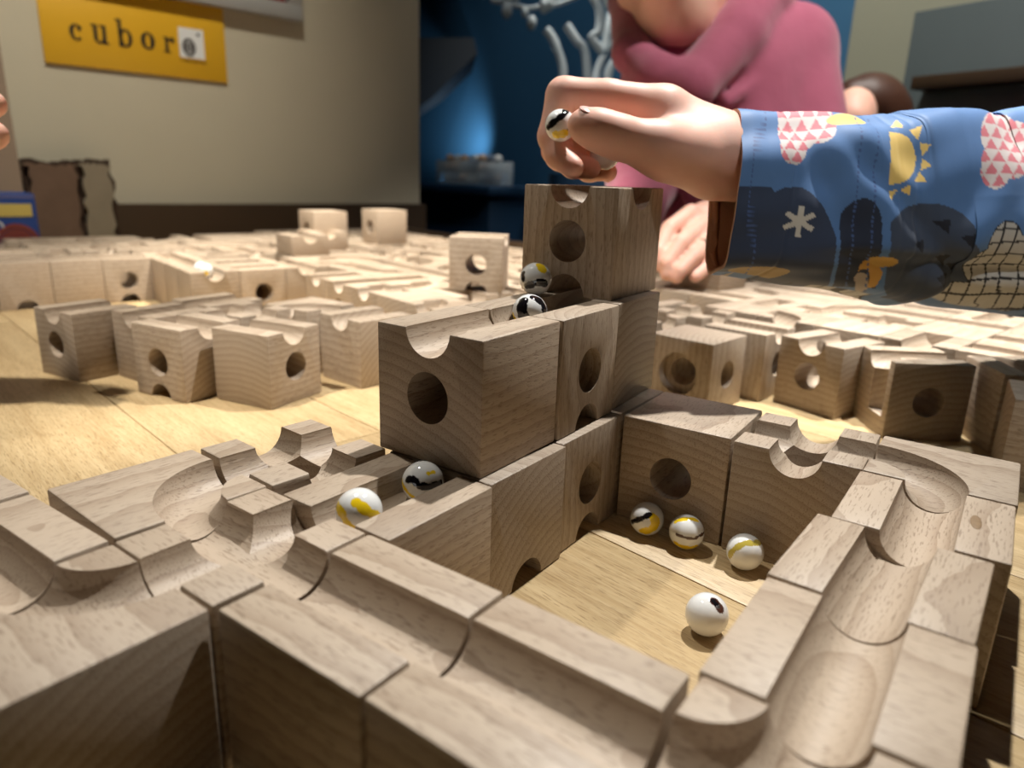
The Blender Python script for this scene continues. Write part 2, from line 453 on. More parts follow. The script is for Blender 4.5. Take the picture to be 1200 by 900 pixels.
# middle distance, left cluster
LG = 'loose cluster of beech track blocks on the open table'
block('track_block', -8.0, .70, 0, 5.5, ['gv', 'hv'], 'beech block with groove and hole at the outer end of the loose cluster', grain='y')
block('track_block', -6.98, 1.32, 0, 3, ['gv', 'hu'], 'beech block set back in the loose cluster with a hole at its side', grain='x')
block('track_block', -6.02, 1.13, 0, 8, ['gu', 'hv', 'bv'], 'beech block in the loose cluster with a hole above a half-round bottom notch', grain='x')
block('track_block', -4.98, 1.68, 0, 10, ['gu', 'hu'], 'beech block in the loose cluster with groove and tunnel toward the tower', grain='y')
block('track_block', -4.72, 3.27, 0, -5, ['gv'], 'beech block standing behind the loose cluster with one straight groove', grain='x')
block('track_block', -6.28, 2.2, 0, 8, ['gu', 'gv'], 'crossing beech block inside the loose cluster', grain='x')
block('track_block', -5.95, 3.2, 0, 2, ['c+-'], 'curved beech block at the back of the loose cluster', grain='y')
block('track_block', -7.3, 2.42, 0, 3, ['gv'], 'straight grooved beech block at the back of the loose cluster, outer side', grain='y')

# far left field, aligned to its own rows
ax = math.radians(-14.5)
ex = np.array([math.cos(ax), math.sin(ax)]); ey = np.array([-math.sin(ax), math.cos(ax)]); A0 = np.array([-10.35, 3.74])
def lf(i, j): return A0-(i+.5)*ex+(j+.5)*ey
rnd = random.Random(3)
KINDS = [('straight grooved', ['gu']), ('straight grooved', ['gv']), ('curved', ['c++']), ('curved', ['c-+']), ('curved', ['c+-']), ('curved', ['c--']),
         ('four-way crossing', ['gu', 'gv']), ('flat-topped', ['hu', 'hv']), ('tunnelled and grooved', ['gu', 'hu']), ('tunnelled and grooved', ['gv', 'hv']), ('drop-hole', ['gu', 'vh'])]
FIELD = []
def field_block(c, z, deg, place, where, kinds=None, k=None):
    kk = kinds[k] if kinds else rnd.choice(KINDS)
    n = 'wooden_block' if kk[0] == 'flat-topped' else 'track_block'
    FIELD.append((place, where, kk[0], block(n, c[0], c[1], z, deg, kk[1], 'beech block in '+place, f'{kk[0]} blocks in {place}', grain=rnd.choice('xy'))))
used = set()
def setcell(i, j, feats, label, grain='x'):
    c = lf(i, j); used.add((i, j)); block('track_block', c[0], c[1], 0, -14.5, feats, label, grain=grain)
setcell(3, -3, ['bu', 'gv'], 'beech block with diagonal grain and bottom notch, at the row end by the blue box', 'y')
setcell(3, -2, ['gv'], 'plain-sided beech block between the notched and the pierced row blocks', 'y')
setcell(3, -1, ['hu', 'bu', 'gv'], 'pierced beech block with hole and notch in the row along the wall', 'y')
setcell(3, -4, ['gv'], 'beech block continuing the row past the notched block', 'y')
setcell(0, 0, ['gu'], 'projecting corner beech block carrying the brightly lit marble', 'y')
setcell(1, 0, ['gu'], 'beech block second in the projecting row with the lit marble', 'x')
setcell(2, 0, ['gu'], 'beech block third in the projecting row with the lit marble', 'x')
setcell(0, 1, ['hu', 'bu', 'gv'], 'pierced beech block with hole and notch beside the projecting corner block', 'y')
PL = 'the far field by the cream wall'
for i in range(-6, 10):
    for j in range(-4, 10):
        if (i, j) in used: continue
        c = lf(i, j)
        e1 = c@E1; e2 = c@E2
        if e1 < (-19.6 if e2 < 7.5 else -21.8) or e2 > 12.5: continue
        if i < 0 and (j < 2 or rnd.random() < .22): continue
        if c[0] > -4.2: continue
        if i in (0, 1, 2) and j < 0: continue
        if i > 3 and j < -1 and rnd.random() < .45: continue
        if (c[0]+5)**2+(c[1]-2.6)**2 < 3.4: continue
        if i >= 0 and rnd.random() < .13: continue
        used.add((i, j)); field_block(c, 0, -14.5+rnd.uniform(-.6, .6), PL, (j, -i))
# blocks standing one layer up
def standing(px0, px1, z, feats, label, grain):
    a, b = px0, px1
    d = (b-a)/np.linalg.norm(b-a); nrm = np.array([-d[1], d[0]])
    c = a+d*.5+nrm*.5
    block('track_block', c[0], c[1], z, math.degrees(math.atan2(d[1], d[0])), feats, label, grain=grain)
    return c
standing(np.array([-12.65, 8.75]), np.array([-12.4, 9.72]), 1, ['hu'], 'upright beech block with dark side slot, standing on the far field', 'y')
standing(np.array([-12.60, 11.05]), np.array([-12.35, 12.0]), 1, ['hu'], 'paler upright beech block on the far field, nearer the blue room', 'y')
rc = standing(np.array([-5.33, 5.87]), np.array([-4.47, 6.38]), 1, ['hv', 'gu', 'bv'], 'bright beech block with big hole standing one layer up beside the tower', 'x')
for (i, j, h) in ((2, 3, 'x'), (3, 4, 'y')):
    c = lf(i, j)
    if (i, j) not in used: field_block(c, 0, -14.5, PL, (j, -i))
    block('track_block', c[0], c[1], 1, -14.5, ['su'], 'half-height beech plate on the far field, '+('nearer the lit marbles' if h == 'x' else 'nearer the upright blocks'), 'half-height plates on the far field', grain=h, hgt=.5)

# right-hand blocks behind the marble pen
block('wooden_block', -.33, 5.55, 0, -7, ['hv', 'fv', 'hu'], 'beech block with wide funnel mouth and small side hole behind the tower', grain='z')
block('track_block', .02, 6.72, 0, -8, ['gu', 'hu'], 'shaded beech block squeezed between the funnel block and the pierced block', grain='z')
block('track_block', 1.22, 6.66, 0, -20, ['gv', 'hv', 'vh'], 'pierced beech block with scooped groove standing alone on the lit table strip', grain='x')
block('track_block', 2.33, 6.35, 0, 33, ['gu', 'hv', 'ed'], 'turned beech block with dark shaded face and scooped edge', grain='y')
block('track_block', 3.90, 5.30, 0, 6, ['c++'], 'dark-sided beech block close behind the curved corner block', grain='x')
block('track_block', 3.52, 6.62, 0, 28, ['gv', 'vh'], 'beech block with drop hole touching the turned block', grain='y')
PR = 'the wide field behind the marble pen'
bx = math.radians(-12)
fx = np.array([math.cos(bx), math.sin(bx)]); fy = np.array([-math.sin(bx), math.cos(bx)])
for i in range(-5, 8):
    for j in range(0, 6):
        c = np.array([.35, 8.15])+i*1.0*fx+j*1.0*fy
        if i < -1 and j < 1: continue
        if i == -5 and j < 3: continue
        if rnd.random() < .07 or c@E2 > 12.5: continue
        if abs(i+1.5) < 1.2 and j == 2: pass
        field_block(c, 0, -12+rnd.uniform(-.7, .7), PR, (j, i))
for (u, v, d, k) in ((-1.58, 6.3, -9, 2), (-1.15, 7.35, -12, 6), (-2.55, 6.6, -6, 0), (-2.2, 7.75, -11, 9)):
    block('track_block', u, v, 0, d, KINDS[k][1], KINDS[k][0]+' beech block in the lit group right behind the tower', KINDS[k][0]+' blocks behind the tower', grain='x')

# ------------------------------------------------------------------ marbles
MR = .15
MARBLEM = NT('marble_glass', .07, .6); _a = MARBLEM.n('ShaderNodeVertexColor'); _a.layer_name = 'swirl'; MARBLEM.col(_a.outputs[0])
MARBLEM.b.inputs['Coat Weight'].default_value = .5; MARBLEM.b.inputs['Coat Roughness'].default_value = .03
sph = bmesh.new(); bmesh.ops.create_uvsphere(sph, u_segments=120, v_segments=72, radius=1)
sph_me = bm_mesh(sph, 'marble', 180)
sph_co = np.array([tuple(v.co) for v in sph_me.vertices])
YE, BK, DU, BR = (.86, .60, .015), (.008, .007, .009), (.50, .40, .07), (.06, .016, .01)
VIEW = np.stack([_r2, -_d2, -_f], 1)                 # frame the swirls were sketched in
def marble(u, v, z, strokes, label):
    me = sph_me.copy()
    col = np.empty((len(sph_co), 3)); col[:] = (.80, .81, .80)
    q = sph_co@VIEW
    rr = random.Random(label)
    back = [(c, w, [(-x*.9+rr.uniform(-.1, .1), -y*.8+rr.uniform(-.15, .15)) for x, y in p], -1) for c, w, p in strokes]
    for c, w, p, sg in back+[(c, w, p, 1) for c, w, p in strokes]:
        pts = []
        for x, y in p:
            r = math.hypot(x, y); k = .98/r if r > .98 else 1
            pts.append(np.array([x*k, y*k, sg*math.sqrt(max(0, 1-(x*k)**2-(y*k)**2))]))
        for a, b in zip(pts[:-1], pts[1:]):
            for t_ in np.linspace(0, 1, 12):
                m_ = a*(1-t_)+b*t_; m_ = m_/np.linalg.norm(m_)
                wv = 1.4*w*(.85+.15*math.sin(7*t_+len(p)))
                col[((q-m_)**2).sum(1) < wv*wv] = c
    ca = me.color_attributes.new('swirl', 'FLOAT_COLOR', 'POINT')
    ca.data.foreach_set('color', np.concatenate([col, np.ones((len(col), 1))], 1).astype(np.float32).ravel())
    me.transform(Matrix.Scale(MR*U, 4)); me.materials.clear(); me.materials.append(MARBLEM.m)
    return tag(link('marble', me, None, None, W(u, v, z)), label, 'marble')
marble(.142, -1.30, .950, [(YE, .17, [(-.85, .3), (-.5, 0), (-.05, -.75)]), (YE, .19, [(.05, .5), (.5, .15), (.9, -.3)])], 'white marble with two broad yellow swirls in the groove in front of the raised row')
marble(.142, -.70, .950, [(BK, .14, [(-.65, .2), (-.35, .28), (-.05, -.05), (.4, -.1), (.9, .02)]), (YE, .10, [(-.95, .1), (-.7, -.3), (-.15, -.75)]), (YE, .07, [(.35, .5), (.6, .55)])], 'white marble with black wave and yellow streak touching the raised front block')
marble(.98, 1.33, MR, [(YE, .22, [(.15, .3), (.4, -.1), (.1, -.5), (-.4, -.65)]), (BK, .13, [(-.95, -.15), (-.5, .15), (0, .42)])], 'white marble with black and yellow swirl under the round hole in the pen')
marble(1.36, 1.32, MR, [(YE, .12, [(-.7, .65), (-.1, .85), (.5, .75)]), (YE, .17, [(-.7, -.6), (0, -.8), (.4, -.75)]), (BR, .07, [(-.75, 0), (-.3, -.12), (.2, -.2), (.5, -.05), (.9, .05)])], 'white marble with thin dark line and yellow foot in the pen')
marble(1.88, 1.30, MR, [(DU, .14, [(-.95, -.2), (-.75, .3), (-.2, .65), (.3, .62), (.75, .6)])], 'milky marble with one dull yellow stripe in the pen')
marble(1.97, .24, MR, [(BR, .17, [(.2, .78), (.42, .5)]), (BK, .10, [(.15, .8), (.3, .62)])], 'white marble with a dark oval spot lying alone in the pen')
marble(-.05, .84, 1.955, [(BK, .26, [(-.4, .5), (-.5, 0), (-.3, -.5)]), (BK, .22, [(.2, .75), (.75, .4), (.85, -.2), (.5, -.7)]), (YE, .12, [(-.95, -.2), (-.8, -.5)])], 'dark swirled marble rolling down in the groove of the raised row')
marble(-.38, 1.40, 2.15, [(YE, .24, [(.3, .75), (.4, .5)]), (BK, .14, [(-.8, .25), (-.8, -.1)]), (BK, .18, [(-.6, -.55), (-.1, -.4), (.4, -.3), (.6, -.45)])], 'glossy white marble with yellow cap on the raised row edge, before the topmost block')
cl = lf(0, 0)
marble(cl[0]-.1, cl[1]+.02, .952, [(YE, .25, [(-.4, -.5), (.4, -.5)])], 'brightly lit marble resting in the projecting corner block of the far field')
cl = cl-ex*.45
marble(cl[0], cl[1], .952, [(YE, .2, [(-.6, -.4), (.2, -.6)])], 'second lit marble rolling behind the first in the projecting far row')

# ------------------------------------------------------------------ reaching child: hand and printed sleeve
def skin_mat(name, c):
    t = NT(name, .5, .35); tc = t.n('ShaderNodeTexCoord')
    f = t.noise(tc.outputs['Object'], 70, 4, .6)
    g = t.noise(tc.outputs['Object'], 900, 2)
    t.col(t.mix(f, (c[0], c[1]*.82, c[2]*.78), (min(1, c[0]*1.06), c[1]*1.08, c[2]*1.08)))
    t.b.inputs['Subsurface Weight'].default_value = .25
    t.b.inputs['Subsurface Radius'].default_value = (1, .35, .2); t.b.inputs['Subsurface Scale'].default_value = .004
    t.bump(g, .12, .0002)
    return t.m
SKIN = skin_mat('skin', (.74, .46, .365)); NAIL = plain('nail', (.78, .45, .40), .3, .5, .03)
def A(x, y, d): return at(x, y, d)
def chain(pts):
    return [(A(*pts[i][:3]), A(*pts[i+1][:3]), pts[i][3], pts[i+1][3]) for i in range(len(pts)-1)]
reach = empty('person', tuple(W(*A(1420, 300, 8.3))))
tag(reach, 'child reaching in with a blue cloud-and-sun printed sleeve, pinching a marble over the tower', 'person')
inv = reach.matrix_world
def under(o, root):
    o.parent = root; o.matrix_parent_inverse = Matrix.Translation(-Vector(root.location))
    return o
palm = (.28, [(A(905, 192, 7.28), A(850, 184, 7.18), .26, .29), (A(905, 192, 7.48), A(850, 186, 7.48), .26, .27),
              (A(845, 180, 7.16), A(778, 132, 7.12), .30, .24), (A(845, 180, 7.25), A(775, 138, 7.38), .30, .22),
              (A(845, 184, 7.45), A(772, 152, 7.62), .28, .20), (A(850, 190, 7.5), A(775, 175, 7.8), .26, .18),
              (A(832, 190, 7.08), A(785, 180, 6.88), .30, .27), (A(1000, 205, 7.6), A(890, 190, 7.32), .36, .32)])
fing = [
 (.05, chain([(778, 130, 7.12, .235), (712, 116, 7.14, .185), (661, 112, 7.18, .18), (647, 160, 7.17, .145), (655, 183, 7.12, .135), (672, 196, 7.0, .11)])),
 (.05, chain([(775, 136, 7.38, .215), (664, 134, 7.48, .18), (651, 176, 7.47, .145), (672, 194, 7.36, .13), (692, 197, 7.2, .11)])),
 (.05, chain([(772, 150, 7.62, .20), (672, 150, 7.75, .17), (668, 186, 7.72, .14), (690, 199, 7.6, .125), (708, 200, 7.45, .11)])),
 (.05, chain([(772, 172, 7.8, .18), (700, 172, 7.95, .15), (694, 193, 7.9, .13), (712, 202, 7.75, .11)])),
 (.10, chain([(810, 182, 6.9, .28), (772, 174, 6.76, .245), (722, 160, 6.66, .19), (700, 152, 6.63, .175), (684, 147, 6.63, .155)]))]
hand = under(sdf_object('hand', [palm]+fing, .034, SKIN, None, .09), reach)
# thumb nail
nb = bmesh.new(); bmesh.ops.create_uvsphere(nb, u_segments=20, v_segments=12, radius=1)
nme = bm_mesh(nb, 'thumb_nail', 180)
nail = link('thumb_nail', nme, NAIL, None)
c0 = A(690, 138, 6.585); 
ax1 = Vector(A(684, 147, 6.63)-A(722, 160, 6.66)).normalized()
nn = (Vector((-_d2)*.80-_f*.60)).normalized(); nn = (nn-ax1*nn.dot(ax1)).normalized(); bb = nn.cross(ax1)
mm = Matrix((ax1*.12*U, bb*.095*U, nn*.024*U)).transposed().to_4x4(); mm.translation = W(*(np.array(A(687, 148, 6.63))+np.array(nn)*.139))
nme.transform(mm); under(nail, reach)
marble(*A(657, 147, 6.88), [(BK, .17, [(-.85, -.3), (-.3, .0), (.15, .35), (.35, .85)]), (YE, .22, [(-.3, -.8), (.2, -.75)]), (BK, .08, [(.45, -.5), (.7, -.3)])], 'white marble with black band pinched between thumb and finger')
marble(*A(709, 181, 7.22), [(YE, .3, [(-.5, .3), (.2, .2)]), (BK, .1, [(.7, .1), (.8, -.1)])], 'second marble half hidden in the curled fingers of the reaching hand')

# sleeve
NS, NTH = 460, 380
ss = np.linspace(0, 1, NS)[:, None]; th = np.linspace(0, 2*math.pi, NTH, endpoint=False)[None, :]
xs = 847+ss*575
def interp(x, xp, fp): return np.interp(x.ravel(), xp, fp).reshape(x.shape)
dep = interp(xs, [862, 1000, 1200, 1422], [7.22, 7.5, 8.0, 8.5])
top = interp(xs, [862, 930, 985, 1035, 1075, 1130, 1175, 1200, 1300, 1422], [133, 136, 139, 138, 133, 139, 136, 133, 128, 120])
bot = interp(xs, [862, 900, 950, 1040, 1120, 1200, 1300, 1422], [324, 330, 337, 349, 356, 366, 382, 400])
yc = (top+bot)/2
hh = (bot-top)/2*dep/FPX
dd = interp(xs, [862, 950, 1100, 1422], [.56, .60, .72, .95])
def atv(x, y, d):
    return CAM+d[..., None]*(_f+_r2*((x-600)/FPX)[..., None]+_d2*((y-450)/FPX)[..., None])
Cc = atv(xs[:, 0], yc[:, 0], dep[:, 0])
axis = np.gradient(Cc, axis=0); axis /= np.linalg.norm(axis, axis=1)[:, None]
upv = -_d2[None, :]-axis*(axis@(-_d2))[:, None]; upv /= np.linalg.norm(upv, axis=1)[:, None]
nearv = np.cross(axis, upv); nearv *= np.sign(nearv@(-_f))[:, None]
ct, sn = np.cos(th), np.sin(th)
Yp = yc-(bot-top)/2*ct                                  # height coordinate on the cloth
front = sn > 0
# folds
fold = .030*np.sin((xs-950)/17+ct*3.0)*np.exp(-((xs-985)/60)**2)*(.4+.6*np.maximum(sn, 0))
fold += .05*np.exp(-((xs-1128-(Yp-200)*.10)/13)**2)*np.exp(-((Yp-165)/50)**2)*-1
fold += .045*np.exp(-((xs-1085)/30)**2)*np.exp(-((Yp-190)/40)**2)
fold += .05*np.exp(-((xs-915-(Yp-200)*.45)/18)**2)*-1*np.exp(-((Yp-230)/60)**2)
fold += .05*np.exp(-((xs-985-(Yp-200)*.35)/22)**2)*np.exp(-((Yp-220)/70)**2)
fold += .022*np.sin(xs/31+2.1*np.sin(th*2))*np.clip((xs-1150)/60, 0, 1)
fold += .020*(1/(1+np.exp(-(xs-1041)/1.2))-1)*1.0
fold += -.010*np.exp(-((xs-893)/2.2)**2)-.010*np.exp(-((xs-1022)/2.5)**2)-.006*np.exp(-((xs-1004)/2.5)**2)
fold += .020*np.sin(th*5+1.3+xs/70)+.012*np.sin(th*9+xs/40)
fold += -.06*np.exp(-((xs-955-(Yp-190)*.8)/16)**2)*np.clip((Yp-160)/60, 0, 1)
fold += .05*np.exp(-((xs-1095+(Yp-260)*.5)/24)**2)*np.clip((Yp-190)/60, 0, 1)
fold += -.05*np.exp(-((Yp-308-(xs-900)*.09)/9)**2)*np.clip((xs-900)/80, 0, 1)
ax_off = .075*ct*np.exp(-((xs-847)/60))
P3 = Cc[:, None, :]+upv[:, None, :]*((hh+fold)*ct)[..., None]+nearv[:, None, :]*((dd+fold)*np.sign(sn)*np.abs(sn)**.62)[..., None]+axis[:, None, :]*ax_off[..., None]
# print on the cloth
kk_ = dep/(dep-dd*np.maximum(sn, 0)**.62)                # the print is drawn as the cloth was measured, nearer cloth larger
px = np.where(front, 588+(xs-600)*kk_+24, xs+150); py = np.where(front, 450+(Yp-450)*kk_, Yp+20)
col = np.empty(px.shape+(3,)); col[:] = (.085, .185, .39)
def paint(m, c): col[m] = c
def circ(cx, cy, r): return (px-cx)**2+(py-cy)**2 < r*r
def ell(cx, cy, a, b): return ((px-cx)/a)**2+((py-cy)/b)**2 < 1
def tri(pts):
    m = np.ones(px.shape, bool); s = 0
    (x0, y0), (x1, y1), (x2, y2) = pts
    if (x1-x0)*(y2-y0)-(y1-y0)*(x2-x0) < 0: pts = [pts[0], pts[2], pts[1]]
    for (a, b), (c, d) in zip(pts, pts[1:]+pts[:1]): m &= (c-a)*(py-b)-(d-b)*(px-a) >= 0
    return m
NAVY = (.018, .026, .05)
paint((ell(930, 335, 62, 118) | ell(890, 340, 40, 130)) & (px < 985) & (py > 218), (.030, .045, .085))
paint(ell(1011, 262, 21, 30) | ((np.abs(px-1011) < 21) & (py > 258) & (py < 340)), NAVY)
paint((ell(1085, 275, 46, 38) | ell(1060, 300, 30, 50) | ell(1110, 320, 40, 45)) & (px > 1041), (.045, .062, .10))
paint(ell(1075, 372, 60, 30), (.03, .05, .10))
for a, b, q in ((1100, 265, 9), (1123, 281, 9), (1074, 289, 8), (1101, 308, 9), (1117, 320, 9), (1101, 331, 8), (1080, 350, 8)):
    paint(tri([(a-q, b-q*.6), (a+q*.8, b-q), (a+q*.4, b+q)]), (.010, .012, .02))
def tri_lattice(m, ox, oy, w=17.0, h=14.0):
    ry = (py-oy)/h; row = np.floor(ry); fy_ = ry-row
    rx = (px-ox)/w+.5*row; fx_ = rx-np.floor(rx)
    pink = np.abs(fx_-.5)*2 < fy_
    col[m & pink] = (.62, .17, .20); col[m & ~pink] = (.66, .58, .55)
    edge = (fy_ < .07) | (np.abs(np.abs(fx_-.5)*2-fy_) < .09)
    col[m & edge] = (.66, .55, .52)
tri_lattice((circ(932, 150, 25) | circ(958, 146, 20) | circ(942, 128, 34) | ell(926, 172, 17, 20)) & (px > 909), 905, 118)
tri_lattice((circ(1168, 160, 28) | circ(1188, 165, 24) | ell(1158, 195, 18, 27) | circ(1178, 190, 20)) & (px > 1141), 1136, 120)
YEL = (.80, .55, .16)
sun = ell(1040, 184, 33, 31) & (px > 1041)
paint(sun, YEL)
for ang in (-75, -45, -18, 8, 32, 62, 86):
    a = math.radians(ang); ca, sa = math.cos(a), math.sin(a)
    paint(tri([(1040+ca*39-sa*7, 184+sa*38+ca*7), (1040+ca*39+sa*7, 184+sa*38-ca*7), (1040+ca*52, 184+sa*50)]) & (px > 1041), YEL)
paint(ell(992, 137, 24, 7), YEL)
ast = np.zeros(px.shape, bool)
for ang in (8, 68, 128):
    a = math.radians(ang+25); dx, dy = px-940, py-260
    al = dx*math.cos(a)+dy*math.sin(a); pe = -dx*math.sin(a)+dy*math.cos(a)
    ast |= (np.abs(al) < 19) & (np.abs(pe) < 3.2)
paint(ast & front, (.55, .52, .45))
gc = ell(1172, 285, 21, 26) | ell(1158, 315, 24, 26) | ell(1195, 318, 40, 42) | ell(1150, 350, 52, 17)
gcs = (((px-1172)/22.2)**2+((py-285)/27.2)**2 < 1) | ell(1158, 315, 25.2, 27.2) | ell(1195, 318, 41.2, 43.2) | ell(1150, 350, 53, 18)
paint(gcs, (.01, .01, .014)); paint(gc, (.50, .49, .46))
wx = px+4*np.sin(py/23)+.35*np.maximum(py-325, 0); wy = py+3*np.sin(px/30)
paint(gc & ((np.abs(((wx-1105) % 17)-8.5) < 1.1) | (np.abs(((wy-262) % 15.5)-7.7) < 1.1)), (.01, .01, .014))
paint(ell(1026, 324, 11, 16) & ~ell(1020, 330, 6, 10), (.55, .30, .06)); paint(ell(1038, 309, 15, 7), (.60, .36, .08))
paint(ell(905, 322, 32, 9), (.33, .22, .08)); paint(ell(1018, 335, 7, 10), (.4, .34, .28))
for sx in (893, 1004, 1023):
    paint((np.abs(px-sx) < 1.0) & ((py % 6) < 3.4) & front, (.055, .10, .24))
V = P3.reshape(-1, 3)*U; V[:, 2] += TZ
I = np.arange(NS*NTH).reshape(NS, NTH)
Fq = np.stack([I[:-1], np.roll(I, -1, 1)[:-1], np.roll(I, -1, 1)[1:], I[1:]], -1).reshape(-1, 4)
me = bpy.data.meshes.new('sleeve'); me.from_pydata(V.tolist(), [], Fq.tolist()); me.update()
me.polygons.foreach_set('use_smooth', [True]*len(me.polygons))
ca = me.color_attributes.new('print', 'FLOAT_COLOR', 'POINT')
ca.data.foreach_set('color', np.concatenate([col.reshape(-1, 3), np.ones((NS*NTH, 1))], 1).astype(np.float32).ravel())
t = NT('printed_cotton', .6, .35); at_n = t.n('ShaderNodeVertexColor'); at_n.layer_name = 'print'
tc = t.n('ShaderNodeTexCoord'); f = t.noise(tc.outputs['Object'], 120, 3)
t.col(t.mix(.12, at_n.outputs[0], t.mix(f, (.2, .2, .2), (.9, .9, .9)), 'OVERLAY'))
t.b.inputs['Sheen Weight'].default_value = .15
t.bump(t.noise(tc.outputs['Object'], 1800, 2), .15, .0002)
slv = under(link('sleeve', me, t.m), reach)
# lining seen through the open cuff
P4 = Cc[:200, None, :]+upv[:200, None, :]*((hh+fold-.035)[:200]*ct)[..., None]+nearv[:200, None, :]*((dd+fold-.035)[:200]*np.sign(sn)*np.abs(sn)**.62)[..., None]+axis[:200, None, :]*ax_off[:200, :, None]
V4 = np.concatenate([P3[0], P4.reshape(-1, 3)])*U; V4[:, 2] += TZ
I4 = np.arange(len(V4)).reshape(201, NTH)
F4 = np.stack([I4[:-1], I4[1:], np.roll(I4, -1, 1)[1:], np.roll(I4, -1, 1)[:-1]], -1).reshape(-1, 4)
me = bpy.data.meshes.new('sleeve_lining'); me.from_pydata(V4.tolist(), [], F4.tolist()); me.update()
me.polygons.foreach_set('use_smooth', [True]*len(me.polygons))
ln = under(link('sleeve_lining', me, plain('lining_cloth', (.52, .36, .27), .8, .2)), reach); ln['label'] = 'tan lining inside the cuff'

# fingertips of another hand coming in at the edge
other = empty('person', tuple(W(*A(-260, 170, 8.2))))
tag(other, 'bare fingertips of another hand held up in front of the cream wall', 'person')
og = [(.2, [(A(-90, 130, 8.2), A(-190, 160, 8.3), .38, .42), (A(-90, 175, 8.2), A(-190, 185, 8.3), .36, .40), (A(-190, 170, 8.3), A(-330, 190, 8.4), .42, .40)]),
      (.04, chain([(-80, 118, 8.2, .19), (-40, 112, 8.15, .17), (-9, 122, 8.1, .155)])),
      (.04, chain([(-80, 165, 8.1, .20), (-35, 152, 8.0, .18), (-9, 158, 7.95, .17)])),
      (.04, chain([(-85, 190, 8.3, .18), (-45, 196, 8.3, .16), (-30, 215, 8.2, .14)]))]
under(sdf_object('hand', og, .045, SKIN, None, .09), other)

# ------------------------------------------------------------------ child in the rose hooded sweatshirt behind the table
HOOD = NT('rose_sweatshirt', .85, .2); _t = HOOD.n('ShaderNodeTexCoord')
HOOD.col(HOOD.mix(HOOD.noise(_t.outputs['Object'], 30, 4, .6), (.33, .08, .135), (.42, .105, .175)))
HOOD.bump(HOOD.noise(_t.outputs['Object'], 26, 2, .5, .6), .25, .006); HOOD.b.inputs['Sheen Weight'].default_value = .3
HAIRM = plain('brown_hair', (.05, .018, .009), .5, .4, .4, 60)
child = empty('person', tuple(W(*A(850, 330, 21.0)))); 
child.location.z = 0
tag(child, 'child in a rose hooded sweatshirt leaning over the far side of the table', 'person')
head = [(.8, [(A(788, -75, 20.0), A(788, -40, 19.8), 1.75, 1.65), (A(786, -20, 19.3), A(786, 10, 19.2), 1.15, .80), (A(786, 20, 19.0), A(800, 22, 19.1), .55, .6),
              (A(782, -42, 18.2), A(780, -26, 17.95), .22, .26), (A(768, -8, 18.5), A(792, -8, 18.5), .20, .20),
              (A(800, 10, 20.3), A(818, 75, 20.6), 1.0, 1.05)]),
        (.2, [(A(722, -45, 20.0), A(722, -60, 20.1), .2, .28), (A(856, -45, 20.2), A(856, -60, 20.3), .2, .28)])]
hnd = [(.15, [(A(845, 262, 15.8), A(828, 258, 15.3), .42, .40), (A(828, 258, 15.3), A(808, 254, 15.0), .36, .20), (A(832, 268, 15.2), A(822, 268, 14.85), .34, .20), (A(838, 278, 15.1), A(832, 280, 14.75), .30, .19), (A(890, 262, 16.9), A(845, 262, 15.8), .42, .42)]),
       (.04, chain([(810, 250, 15.0, .20), (785, 268, 14.75, .175), (772, 294, 14.6, .16), (773, 312, 14.62, .135)])),
       (.04, chain([(822, 265, 14.85, .20), (799, 284, 14.5, .175), (782, 308, 14.4, .155), (781, 322, 14.42, .13)])),
       (.04, chain([(833, 280, 14.75, .19), (815, 299, 14.4, .165), (797, 317, 14.3, .145), (793, 326, 14.32, .125)])),
       (.04, chain([(842, 292, 14.8, .17), (830, 312, 14.5, .15), (815, 324, 14.4, .13)]))]
under(sdf_object('body', head, .13, SKIN, None, .3, extra=[(hnd, .045, .045)]), child)
for ex_, ey_ in ((766, -50), (797, -50)):
    eb = bmesh.new(); bmesh.ops.create_uvsphere(eb, u_segments=16, v_segments=10, radius=.22*U)
    eo = link('eye', bm_mesh(eb, 'eye', 180), plain('eye_white', (.7, .68, .65), .2), None, W(*A(ex_, ey_, 18.45))); under(eo, child)
    ib = bmesh.new(); bmesh.ops.create_uvsphere(ib, u_segments=14, v_segments=8, radius=.12*U)
    io = link('iris', bm_mesh(ib, 'iris', 180), HAIRM, None, W(*A(ex_, ey_, 18.33))); under(io, child)
under(sdf_object('lips', [(.1, [(A(768, 0, 18.42), A(790, 0, 18.4), .10, .10), (A(770, 4, 18.45), A(788, 4, 18.42), .10, .10)])], .05, plain('lips', (.55, .16, .13), .4), None, .1), child)
under(sdf_object('hair', [(.8, [(A(790, -110, 20.4), A(792, -85, 20.8), 1.85, 1.9), (A(845, -80, 20.8), A(850, -20, 21.0), 1.0, .7), (A(735, -85, 20.6), A(728, -30, 20.8), .8, .5), (A(790, -130, 19.6), A(770, -110, 19.2), 1.0, .7)])], .14, HAIRM, None, .5), child)
